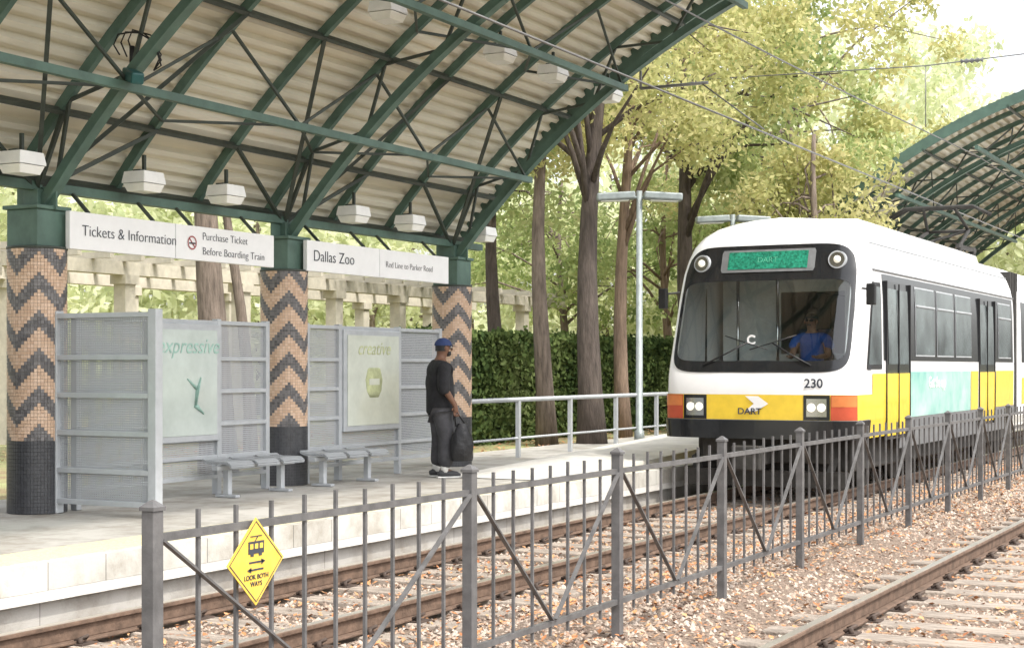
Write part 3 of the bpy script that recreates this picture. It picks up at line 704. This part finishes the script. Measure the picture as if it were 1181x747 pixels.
for e in (-.5,.5):
    b.bar((TX+e,ps-.8,4.0),(TX+e,ps+.8,4.0),.07,.07); b.tube((TX+e,ps-.6,3.75),(TX+e,ps-.6,4.05),.06); b.tube((TX+e,ps+.6,3.75),(TX+e,ps+.6,4.05),.06)
    b.tube((TX+e,ps-.6,4.0),(TX+e*.8,ps+.7,4.4),.038); b.tube((TX+e*.8,ps+.7,4.4),(TX+e*.6,ps-.1,4.78),.032)
b.tube((TX-.5,ps-.6,4.0),(TX+.4,ps+.7,4.4),.025); b.tube((TX+.4,ps+.7,4.4),(TX-.4,ps+.7,4.4),.032)
for q in (-.15,.1): b.path([(TX-.95,ps+q,4.64),(TX-.65,ps+q,4.8),(TX+.65,ps+q,4.8),(TX+.95,ps+q,4.64)],.034,8)
b.build('pantograph','under',tr)
b=MB(); b.box((TX-1.13,S0+.5,1.1),(TX+1.13,S0+.95,1.66)); b.box((TX-.5,S0+.6,1.66),(TX+.05,S0+.95,1.8)); b.build('dashboard','dash',tr,.03)
b=MB(); b.box((TX-1.24,S0+2.2,1.0),(TX-.35,S0+2.24,3.15)); b.box((TX+.6,S0+2.2,1.0),(TX+1.24,S0+2.24,3.15)); b.box((TX-.35,S0+2.2,2.8),(TX+.6,S0+2.24,3.15)); b.box((TX-.35,S0+2.2,1.0),(TX+.6,S0+2.24,1.9)); b.build('cab_bulkhead','cabin',tr)
for x in (-.9,-.3,.9): 
    b=MB(); b.tube((TX+x,S0+1.9,1.2),(TX+x,S0+1.9,3.0),.025); b.build('grab_pole','chrome',tr)
DX,DZ=.3,1.55
b=MB(); b.box((TX+DX-.25,S0+1.77,1.55),(TX+DX+.25,S0+1.87,2.25)); b.box((TX+DX-.25,S0+1.3,1.43),(TX+DX+.25,S0+1.8,1.55)); b.build('driver_seat','seatblue',tr,.04)
b=MB(); b.box((TX-1.2,S0+.55,1.0),(TX+1.2,S0+2.19,1.04)); b.build('cab_floor','tgrey',tr)
text('C',.17,F(-.1,2.06,.02),(1,0,0),(0,0,1),'sign_white',tr,name='windscreen_sticker',bold=.006)
# ---------------------------------------------------------------- people
def hand(pts,edges,wi,w,dirv,side_v,curl=.5,k=1.0):
    w=Vector(w); d=Vector(dirv).normalized(); sv=Vector(side_v).normalized(); pn=d.cross(sv)
    p=w+d*.055*k; pts.append((p,(.036*k,.02*k))); pi=len(pts)-1; edges.append((wi,pi))
    for j,(o,l) in enumerate(((-.03,.075),(-.01,.085),(.01,.08),(.03,.062))):
        a=p+d*.035*k+sv*o*k; q=a+(d+pn*curl*.5)*l*.5*k; r=q+(d*(1-curl)+pn*curl)*l*.5*k
        pts.append((a,.0105*k)); i=len(pts)-1; edges.append((pi,i)); pts.append((q,.009*k)); edges.append((i,i+1)); pts.append((r,.0075*k)); edges.append((i+1,i+2))
    a=w+d*.03*k-sv*.04*k; pts.append((a,.012*k)); i=len(pts)-1; edges.append((pi,i)); pts.append((a+d*.035*k-sv*.015*k+pn*.02*k,.009*k)); edges.append((i,i+1))
def face(t,hc,f=Vector((0,1,0))):
    r=f.cross(Vector((0,0,1)))
    for e in (-1,1):
        b=MB(); b.ball(hc+f*.088+r*e*.032+Vector((0,0,.012)),.012,8,6); q=b.build('eye','sock',t)
        b=MB(); b.ball(hc+f*.098+r*e*.032+Vector((0,0,.012)),.006,6,4); b.build('pupil','black',q)
        b=MB(); b.ball(hc+r*e*.088+Vector((0,0,-.005)),(.014,.024,.032),8,6); b.build('ear','SK',t)
    b=MB(); b.path([hc+f*.09+Vector((0,0,.02)),hc+f*.113+Vector((0,0,-.022)),hc+f*.095+Vector((0,0,-.03))],[.009,.014,.009],8); b.build('nose','SK',t)
    b=MB(); b.path([hc+f*.088-r*.024+Vector((0,0,-.052)),hc+f*.096+Vector((0,0,-.05)),hc+f*.088+r*.024+Vector((0,0,-.052))],.006,6); b.build('mouth','pants',t)
ROT=-.75
man=thing('person','person in navy cap, loose black shirt and charcoal trousers standing on the platform','person',(0,0,0))
M['SK']=M['skin']
hc=Vector((0,.045,1.655))
pts=[((0,0,.95),(.14,.11)),((0,0,1.12),(.14,.11)),((0,-.01,1.32),(.16,.115)),((0,-.01,1.45),(.11,.09)),((0,.005,1.53),.06),((0,.03,1.60),(.075,.085)),((0,.035,1.675),(.09,.102)),((0,.03,1.74),(.06,.07)),
 ((-.19,-.01,1.42),.065),((-.25,-.04,1.15),.05),((-.25,.08,.91),.034),((.19,-.01,1.42),.065),((.25,-.03,1.15),.05),((.26,.12,.92),.034),
 ((-.1,0,.88),.09),((-.11,.03,.5),.06),((-.12,-.02,.1),.04),((-.12,.12,.04),.035),((.1,0,.88),.09),((.11,.05,.5),.06),((.12,.02,.1),.04),((.12,.16,.04),.035)]
ed=[(0,1),(1,2),(2,3),(3,4),(4,5),(5,6),(6,7),(3,8),(8,9),(9,10),(3,11),(11,12),(12,13),(0,14),(14,15),(15,16),(16,17),(0,18),(18,19),(19,20),(20,21)]
hand(pts,ed,10,pts[10][0],(0,.15,-1),(0,1,0),.6); hand(pts,ed,13,pts[13][0],(0,.1,-1),(0,1,0),1.0)
skin('body',pts,ed,'skin',man)
face(man,hc)
pj=[((0,0,.80),(.225,.2)),((0,.01,1.02),(.215,.195)),((0,-.01,1.28),(.215,.17)),((0,-.01,1.44),(.15,.12)),((0,0,1.51),(.078,.078)),((-.21,-.01,1.41),.092),((-.26,-.05,1.2),.09),((-.265,-.03,1.05),.08),((.21,-.01,1.41),.092),((.26,-.04,1.2),.09),((.265,-.02,1.05),.08)]
skin('shirt',pj,[(0,1),(1,2),(2,3),(3,4),(3,5),(5,6),(6,7),(3,8),(8,9),(9,10)],'jacket',man,1)
pp=[((0,0,.92),(.17,.15)),((-.1,.0,.80),.13),((-.115,.03,.5),.115),((-.125,-.0,.11),.11),((.1,0,.80),.13),((.115,.05,.5),.115),((.125,.03,.11),.11)]
skin('trousers',pp,[(0,1),(1,2),(2,3),(0,4),(4,5),(5,6)],'pants',man)
for x,y in ((-.12,-.02),(.12,.02)):
    b=MB(); b.tube((x,y,.07),(x,y,.2),.05,.052,n=14); b.build('sock','sock',man)
    b=MB(); b.path([(x,y-.09,.05),(x,y-.04,.06),(x,y+.06,.055),(x,y+.16,.04),(x,y+.21,.03)],[.03,.05,.05,.042,.02],12,squash=.95); q=b.build('shoe','shoe',man)
    b=MB(); b.box((x-.045,y-.1,.0),(x+.045,y+.2,.02)); b.build('sole','sock',q,.008)
b=MB(); rows=[[hc+Vector((.102*math.cos(a)*math.cos(e),-.01+.114*math.sin(a)*math.cos(e),.03+.1*math.sin(e))) for a in [k*math.pi/12 for k in range(25)]] for e in [j*math.pi/16 for j in range(9)]]
b.grid(rows); b.add([hc+Vector((x,y,z)) for x,y,z in ((-.075,.06,.035),(.075,.06,.035),(.06,.165,.02),(0,.185,.018),(-.06,.165,.02))],[(0,1,2,3,4)]); b.build('cap','cap',man)
b=MB(); rows=[[hc+Vector((.095*math.cos(a),-.008+.104*math.sin(a),z)) for a in [math.pi+k*math.pi/10 for k in range(11)]] for z in (-.04,.0,.03)]; b.grid(rows); b.build('hair','black',man)
b=MB(); b.ball(hc+Vector((0,.055,-.075)),(.055,.045,.035),12,8); b.build('beard','black',man)
mw=at(508,20.0,.307); mw.z=.298; man.location=mw; man.rotation_euler.z=ROT
bag=thing('handbag','soft black bag hanging from the right hand of the man on the platform','bag',(0,0,0))
b=MB(); rows=[]
for j in range(11):
    u=j/10; z=.22+.48*u; w=.09*(math.sin(math.pi*min(1,.12+u*.8))**.5)*(1-.35*u); l=.19*(math.sin(math.pi*min(1,.15+u*.72))**.5)*(1-.5*u)
    rows.append([(.29+w*math.cos(a)*(1+.08*math.sin(5*a+j)),.2+l*math.sin(a)*(1+.07*math.cos(4*a-j)),z) for a in [k*math.pi/12 for k in range(25)]])
b.grid(rows); b.add(rows[0][:-1],[tuple(range(24))[::-1]]); b.add(rows[-1][:-1],[tuple(range(24))]); b.build('bag_body','bag',bag)
b=MB(); b.path([(.28,.12,.66),(.27,.11,.78),(.265,.14,.83),(.27,.18,.78),(.29,.26,.66)],.012,8); b.build('handle','bag',bag)
bag.location=mw; bag.rotation_euler.z=ROT
drv=thing('person','person in a blue shirt and sunglasses driving the train behind the windscreen','person',(0,0,0))
M['SK']=M['skin2']
hc=Vector((0,-.06,.80))
pts=[((0,0,.1),(.15,.12)),((0,0,.28),(.14,.1)),((0,-.01,.46),(.17,.11)),((0,-.01,.58),(.1,.08)),((0,-.03,.67),.055),((0,-.05,.74),(.07,.085)),((0,-.05,.82),(.085,.1)),((0,-.045,.885),(.055,.07)),
 ((-.19,-.01,.55),.06),((-.26,-.12,.32),.045),((-.2,-.36,.3),.032),((.19,-.01,.55),.06),((.27,-.12,.32),.045),((.2,-.36,.3),.032),
 ((-.1,-.05,.08),.09),((-.13,-.45,.1),.065),((-.13,-.5,-.3),.045),((.1,-.05,.08),.09),((.13,-.45,.1),.065),((.13,-.5,-.3),.045)]
ed=[(0,1),(1,2),(2,3),(3,4),(4,5),(5,6),(6,7),(3,8),(8,9),(9,10),(3,11),(11,12),(12,13),(0,14),(14,15),(15,16),(0,17),(17,18),(18,19)]
hand(pts,ed,10,pts[10][0],(.2,-1,-.1),(1,0,0),.6); hand(pts,ed,13,pts[13][0],(-.2,-1,-.1),(1,0,0),.6)
skin('body',pts,ed,'skin2',drv)
face(drv,hc,f=Vector((0,-1,0)))
pj=[((0,0,.1),(.19,.15)),((0,0,.28),(.18,.14)),((0,-.01,.45),(.2,.14)),((0,-.01,.58),(.13,.1)),((0,-.02,.63),(.07,.07)),((-.22,-.01,.55),.085),((-.275,-.08,.4),.075),((.22,-.01,.55),.085),((.28,-.08,.4),.075)]
skin('shirt',pj,[(0,1),(1,2),(2,3),(3,4),(3,5),(5,6),(3,7),(7,8)],'shirt',drv,1)
skin('trousers',[((0,0,.06),(.16,.13)),((-.1,-.06,.08),.1),((-.13,-.45,.1),.08),((-.13,-.5,-.28),.07),((.1,-.06,.08),.1),((.13,-.45,.1),.08),((.13,-.5,-.28),.07)],[(0,1),(1,2),(2,3),(0,4),(4,5),(5,6)],'pants',drv)
b=MB(); 
for e in (-1,1): b.ball(hc+Vector((e*.034,-.1,.012)),(.028,.01,.02),10,6)
b.box(hc+Vector((-.09,-.1,.015)),hc+Vector((.09,-.094,.022))); b.build('sunglasses','black',drv)
b=MB(); rows=[[hc+Vector((.093*math.cos(a)*math.cos(e),.015+.105*math.sin(a)*math.cos(e),.035+.085*math.sin(e))) for a in [k*math.pi/12 for k in range(25)]] for e in [j*math.pi/16 for j in range(9)]]
b.grid(rows); b.build('hair','black',drv)
drv.location=(TX+DX,S0+1.62,DZ)
# ---------------------------------------------------------------- overhead wires
def wire(pts,r,label,name='overhead_wire',cat='wire'):
    b=MB(); b.path(pts,r,6); o=b.build(name,'wire'); return tag(o,label,cat)
wire([P(-2,6.8,4.86),P(29,6.8,4.86),P(110,6.8,4.9)],.012,'lower overhead contact wire above the track crossing the canopy')
wire([P(-2+2.8*i,6.8,6.25-.35*math.sin(math.pi*((i*2.8+8)%45)/45)) for i in range(40)],.011,'upper overhead messenger wire above the train')
wire([P(-2,2.34,5.0),P(110,2.34,5.0)],.01,'overhead contact wire above the right foreground track')
wire([P(29.5,16,7.6),P(29.5,6.8,7.35),P(29.5,-4,7.7)],.012,'cross span wire stretched across the tracks above the train')
t=thing('span_insulator','small brown insulators and dropper on the wire across the tracks','insulator',P(29.5,5.6,7.4))
for d in (5.9,3.9):
    b=MB(); b.path([P(29.5,d+.25-.05*k,7.37) for k in range(9)],[.02 if k%2 else .05 for k in range(9)],8); b.build('insulator','tgrey',t)
b=MB(); b.tube(P(29.5,6.8,7.35),P(29.5,6.8,6.2),.01,n=6); b.build('dropper','wire',t)
t=thing('registration_arm','thin steel registration arm holding the overhead wire at the canopy end','bracket',P(20.0,8.2,5.75))
b=MB(); b.tube(P(20.15,8.6,5.6),P(20.15,7.6,5.6),.022,n=8); b.tube(P(20.15,7.7,5.6),P(20.15,6.8,4.9),.01,n=8); b.tube(P(20.15,8.6,5.6),P(20.15,8.6,5.85),.02,n=8); b.build('arm','wire',t)
# ---------------------------------------------------------------- pavilion
pg=thing('pavilion','beige columned pavilion with slatted roof among the trees behind the wind shelters','pavilion',P(26,21,.2))
for d in (20,23):
    for s in (15.5,19,22.4,25.9,29.3,32,35,38.5):
        b=MB(); b.sdh(s-.14,s+.14,d-.14,d+.14,.2,3.4); b.sdh(s-.19,s+.19,d-.19,d+.19,3.25,3.42); b.build('column','beige',pg)
    b=MB(); b.sdh(13,41,d-.15,d+.15,3.42,3.66); b.build('beam','beige',pg)
for i in range(34):
    b=MB(); s=13.2+i*.82; b.sdh(s-.05,s+.05,19.4,23.6,3.664,3.78); b.build('rafter','beige',pg)
# ---------------------------------------------------------------- vegetation
def leafmesh(name,cen,rad,n,size,m,droop=0):
    cen=np.array(cen);rad=np.array(rad); w=rad**2; w=w/w.sum(); idx=RNG.choice(len(cen),n,p=w)
    v=RNG.normal(size=(n,3)); v/=np.linalg.norm(v,axis=1)[:,None]; r=RNG.random(n)**.45
    pos=cen[idx]+v*(rad[idx]*r)[:,None]*np.array([1,1,.7])
    pos[:,2]-=droop*RNG.random(n)**2
    a=RNG.normal(size=(n,3)); a/=np.linalg.norm(a,axis=1)[:,None]; b_=np.cross(a,RNG.normal(size=(n,3))); b_/=np.linalg.norm(b_,axis=1)[:,None]
    s=size*RNG.uniform(.6,1.3,n)[:,None]
    V=np.stack([pos-a*s,pos+b_*s*.5-a*s*.1,pos+a*s,pos-b_*s*.5-a*s*.1],1).reshape(-1,3)
    F_=np.arange(n*4).reshape(-1,4)
    me=bpy.data.meshes.new(name); me.from_pydata(V.tolist(),[],F_.tolist()); me.materials.append(M[m]); return me
def tree(label,base,H,r0,cc,cr,ncl,nleaf,ls,lm,bm,lean_=(0,0),fork=.5,droop=.4,group=None,name='tree',clr=(.4,1.0),nb=22):
    base=Vector(base); t=thing(name,label,'tree',base,group)
    k=8; pts=[];rad=[]
    for i in range(k+1):
        u=i/k; pts.append(base+Vector((lean_[0]*u+.12*math.sin(u*5+H),lean_[1]*u+.1*math.cos(u*4+H),H*u-.15*(i==0)))); rad.append(r0*(1.25 if i==0 else 1)*(1-.72*u))
    b=MB(); b.path(pts,rad,12); o=b.build('trunk',bm,t)
    cc=Vector(cc); cen=[];rd=[]
    while len(cen)<ncl:
        v=np.array([random.uniform(-1,1) for _ in range(3)]); l=np.linalg.norm(v)
        if l>1 or l<.3: continue
        cen.append((cc.x+v[0]*cr[0],cc.y+v[1]*cr[1],cc.z+v[2]*cr[2])); rd.append(random.uniform(*clr))
    for j in range(min(nb,ncl)):
        c=Vector(cen[j]); u=random.uniform(fork,.97); i=u*k; p=pts[int(i)].lerp(pts[min(k,int(i)+1)],i-int(i)); 
        mid=p.lerp(c,.5)+Vector((random.uniform(-.3,.3),random.uniform(-.3,.3),random.uniform(.1,.6)))
        rb=r0*(.42-.28*u)
        b=MB(); b.path([p,p.lerp(mid,.5)+Vector((0,0,.1)),mid,c],[rb,rb*.8,rb*.55,rb*.2],7); b.build('limb',bm,t)
    me=leafmesh('crown',[tuple(Vector(c)-base) for c in cen],rd,nleaf,ls,lm,droop=droop)
    ob=bpy.data.objects.new('crown',me); C.objects.link(ob); ob.parent=t
    return t
B=lambda px,Z,h: at(px,Z,h)
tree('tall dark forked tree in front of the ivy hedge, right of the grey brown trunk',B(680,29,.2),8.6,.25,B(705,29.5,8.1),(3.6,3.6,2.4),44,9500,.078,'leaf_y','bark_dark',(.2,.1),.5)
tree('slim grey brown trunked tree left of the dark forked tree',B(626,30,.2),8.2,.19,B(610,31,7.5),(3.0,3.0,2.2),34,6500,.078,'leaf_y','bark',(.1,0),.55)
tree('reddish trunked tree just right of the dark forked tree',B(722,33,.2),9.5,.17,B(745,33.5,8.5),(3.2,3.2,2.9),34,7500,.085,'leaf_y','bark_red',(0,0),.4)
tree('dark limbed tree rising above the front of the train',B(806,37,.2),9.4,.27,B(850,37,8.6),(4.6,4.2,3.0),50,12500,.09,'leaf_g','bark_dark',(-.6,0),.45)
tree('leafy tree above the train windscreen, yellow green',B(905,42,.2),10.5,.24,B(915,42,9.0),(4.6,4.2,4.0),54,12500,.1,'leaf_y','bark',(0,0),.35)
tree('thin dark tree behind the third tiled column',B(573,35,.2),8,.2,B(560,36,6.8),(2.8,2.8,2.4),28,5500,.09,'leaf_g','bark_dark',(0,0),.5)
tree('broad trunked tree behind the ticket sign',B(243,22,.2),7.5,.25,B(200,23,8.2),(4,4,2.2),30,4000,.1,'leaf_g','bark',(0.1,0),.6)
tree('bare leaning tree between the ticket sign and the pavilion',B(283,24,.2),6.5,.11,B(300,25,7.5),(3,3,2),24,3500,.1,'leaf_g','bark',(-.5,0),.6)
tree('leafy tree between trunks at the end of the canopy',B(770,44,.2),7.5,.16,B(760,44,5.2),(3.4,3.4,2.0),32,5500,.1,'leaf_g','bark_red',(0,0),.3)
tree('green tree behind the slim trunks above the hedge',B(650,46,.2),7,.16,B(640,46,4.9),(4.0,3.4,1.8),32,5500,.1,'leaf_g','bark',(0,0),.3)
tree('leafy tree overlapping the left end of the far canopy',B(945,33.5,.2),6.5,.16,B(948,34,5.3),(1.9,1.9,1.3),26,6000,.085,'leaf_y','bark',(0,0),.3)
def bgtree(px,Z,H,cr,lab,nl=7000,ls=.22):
    tree(lab,B(px,Z,.2),H*.8,.25,B(px,Z,H*.6),(cr,cr,H*.38),50,nl,ls,'leaf_haze','bark',(0,0),.3,group='trees in the background',clr=(.9,1.8),nb=6)
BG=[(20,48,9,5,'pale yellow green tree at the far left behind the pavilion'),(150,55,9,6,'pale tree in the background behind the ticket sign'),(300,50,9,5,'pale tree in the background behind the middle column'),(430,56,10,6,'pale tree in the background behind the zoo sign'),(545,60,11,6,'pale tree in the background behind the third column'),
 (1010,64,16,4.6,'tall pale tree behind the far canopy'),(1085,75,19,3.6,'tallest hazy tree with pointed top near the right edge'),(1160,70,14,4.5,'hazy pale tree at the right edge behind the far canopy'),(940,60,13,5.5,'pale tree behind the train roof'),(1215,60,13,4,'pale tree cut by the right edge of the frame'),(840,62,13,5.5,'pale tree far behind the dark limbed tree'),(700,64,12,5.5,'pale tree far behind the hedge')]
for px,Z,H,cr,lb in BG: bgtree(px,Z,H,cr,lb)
me=leafmesh('distant_woods',[tuple(B(px,90+random.uniform(-8,8),random.uniform(.5,5.0))) for px in range(-150,1400,22)],[3.0]*len(range(-150,1400,22)),24000,.42,'leaf_haze')
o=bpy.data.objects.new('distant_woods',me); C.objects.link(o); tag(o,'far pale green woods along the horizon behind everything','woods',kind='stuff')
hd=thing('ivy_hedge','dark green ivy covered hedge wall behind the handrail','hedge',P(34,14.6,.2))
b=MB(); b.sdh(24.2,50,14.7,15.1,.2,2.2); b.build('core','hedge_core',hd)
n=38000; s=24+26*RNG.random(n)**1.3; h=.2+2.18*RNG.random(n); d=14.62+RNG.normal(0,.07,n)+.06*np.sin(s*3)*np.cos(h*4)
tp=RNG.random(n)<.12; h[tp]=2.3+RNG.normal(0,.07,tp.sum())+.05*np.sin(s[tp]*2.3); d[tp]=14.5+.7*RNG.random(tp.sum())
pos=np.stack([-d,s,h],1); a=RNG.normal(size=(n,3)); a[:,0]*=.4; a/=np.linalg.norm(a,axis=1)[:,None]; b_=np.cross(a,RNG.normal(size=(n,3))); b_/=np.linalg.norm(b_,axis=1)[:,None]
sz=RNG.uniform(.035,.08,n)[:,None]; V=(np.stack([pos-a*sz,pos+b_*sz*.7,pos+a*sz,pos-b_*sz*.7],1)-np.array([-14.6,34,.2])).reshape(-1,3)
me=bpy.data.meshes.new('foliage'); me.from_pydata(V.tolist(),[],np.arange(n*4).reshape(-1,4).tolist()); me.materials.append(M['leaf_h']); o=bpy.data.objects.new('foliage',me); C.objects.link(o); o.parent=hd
n=7000; s=18+30*RNG.random(n); d=12.7+8*RNG.random(n)
pos=np.stack([-d,s,.22+.02*RNG.random(n)],1); a=RNG.normal(size=(n,3)); a[:,2]*=.2; a/=np.linalg.norm(a,axis=1)[:,None]; b_=np.cross(a,np.array([0,0,1.])); sz=RNG.uniform(.03,.06,n)[:,None]
V=np.stack([pos-a*sz,pos+b_*sz*.6,pos+a*sz,pos-b_*sz*.6],1).reshape(-1,3)
me=bpy.data.meshes.new('leaf_litter'); me.from_pydata(V.tolist(),[],np.arange(n*4).reshape(-1,4).tolist()); me.materials.append(M['litter']); o=bpy.data.objects.new('leaf_litter',me); C.objects.link(o); tag(o,'brown leaf litter on the soil between the platform and the ivy hedge','leaves',kind='stuff')
# ---------------------------------------------------------------- light, world, camera
sun_v=Vector((.52,-.16,.82)).normalized()
sd=bpy.data.lights.new('sun','SUN'); sd.energy=3.4; sd.angle=math.radians(1.5); sd.color=(1,.95,.86)
so=bpy.data.objects.new('sun',sd); C.objects.link(so); so.rotation_euler=sun_v.to_track_quat('Z','Y').to_euler(); so.location=(0,0,30)
w=bpy.data.worlds.new('World'); bpy.context.scene.world=w; w.use_nodes=True; t=w.node_tree
bg=t.nodes['Background']; sk=t.nodes.new('ShaderNodeTexSky'); sk.sky_type='NISHITA'; sk.sun_disc=False; sk.sun_elevation=math.asin(sun_v.z); sk.sun_rotation=math.atan2(sun_v.x,sun_v.y)
sk.dust_density=4; sk.air_density=1; sk.ozone_density=.6
hs=t.nodes.new('ShaderNodeHueSaturation'); hs.inputs['Saturation'].default_value=.2; hs.inputs['Value'].default_value=2.65
t.links.new(sk.outputs[0],hs.inputs['Color']); t.links.new(hs.outputs[0],bg.inputs[0]); bg.inputs[1].default_value=.15
sc=bpy.context.scene; sc.view_settings.view_transform='Standard'; sc.view_settings.look='None'; sc.view_settings.exposure=0
cd=bpy.data.cameras.new('camera'); cam=bpy.data.objects.new('camera',cd); C.objects.link(cam)
cam.location=(0,0,EYE); cam.rotation_euler=(math.pi/2,0,TH); cd.lens=1800/1181*36; cd.sensor_width=36; cd.shift_y=49.5/1181; cd.clip_end=3000
sc.camera=cam
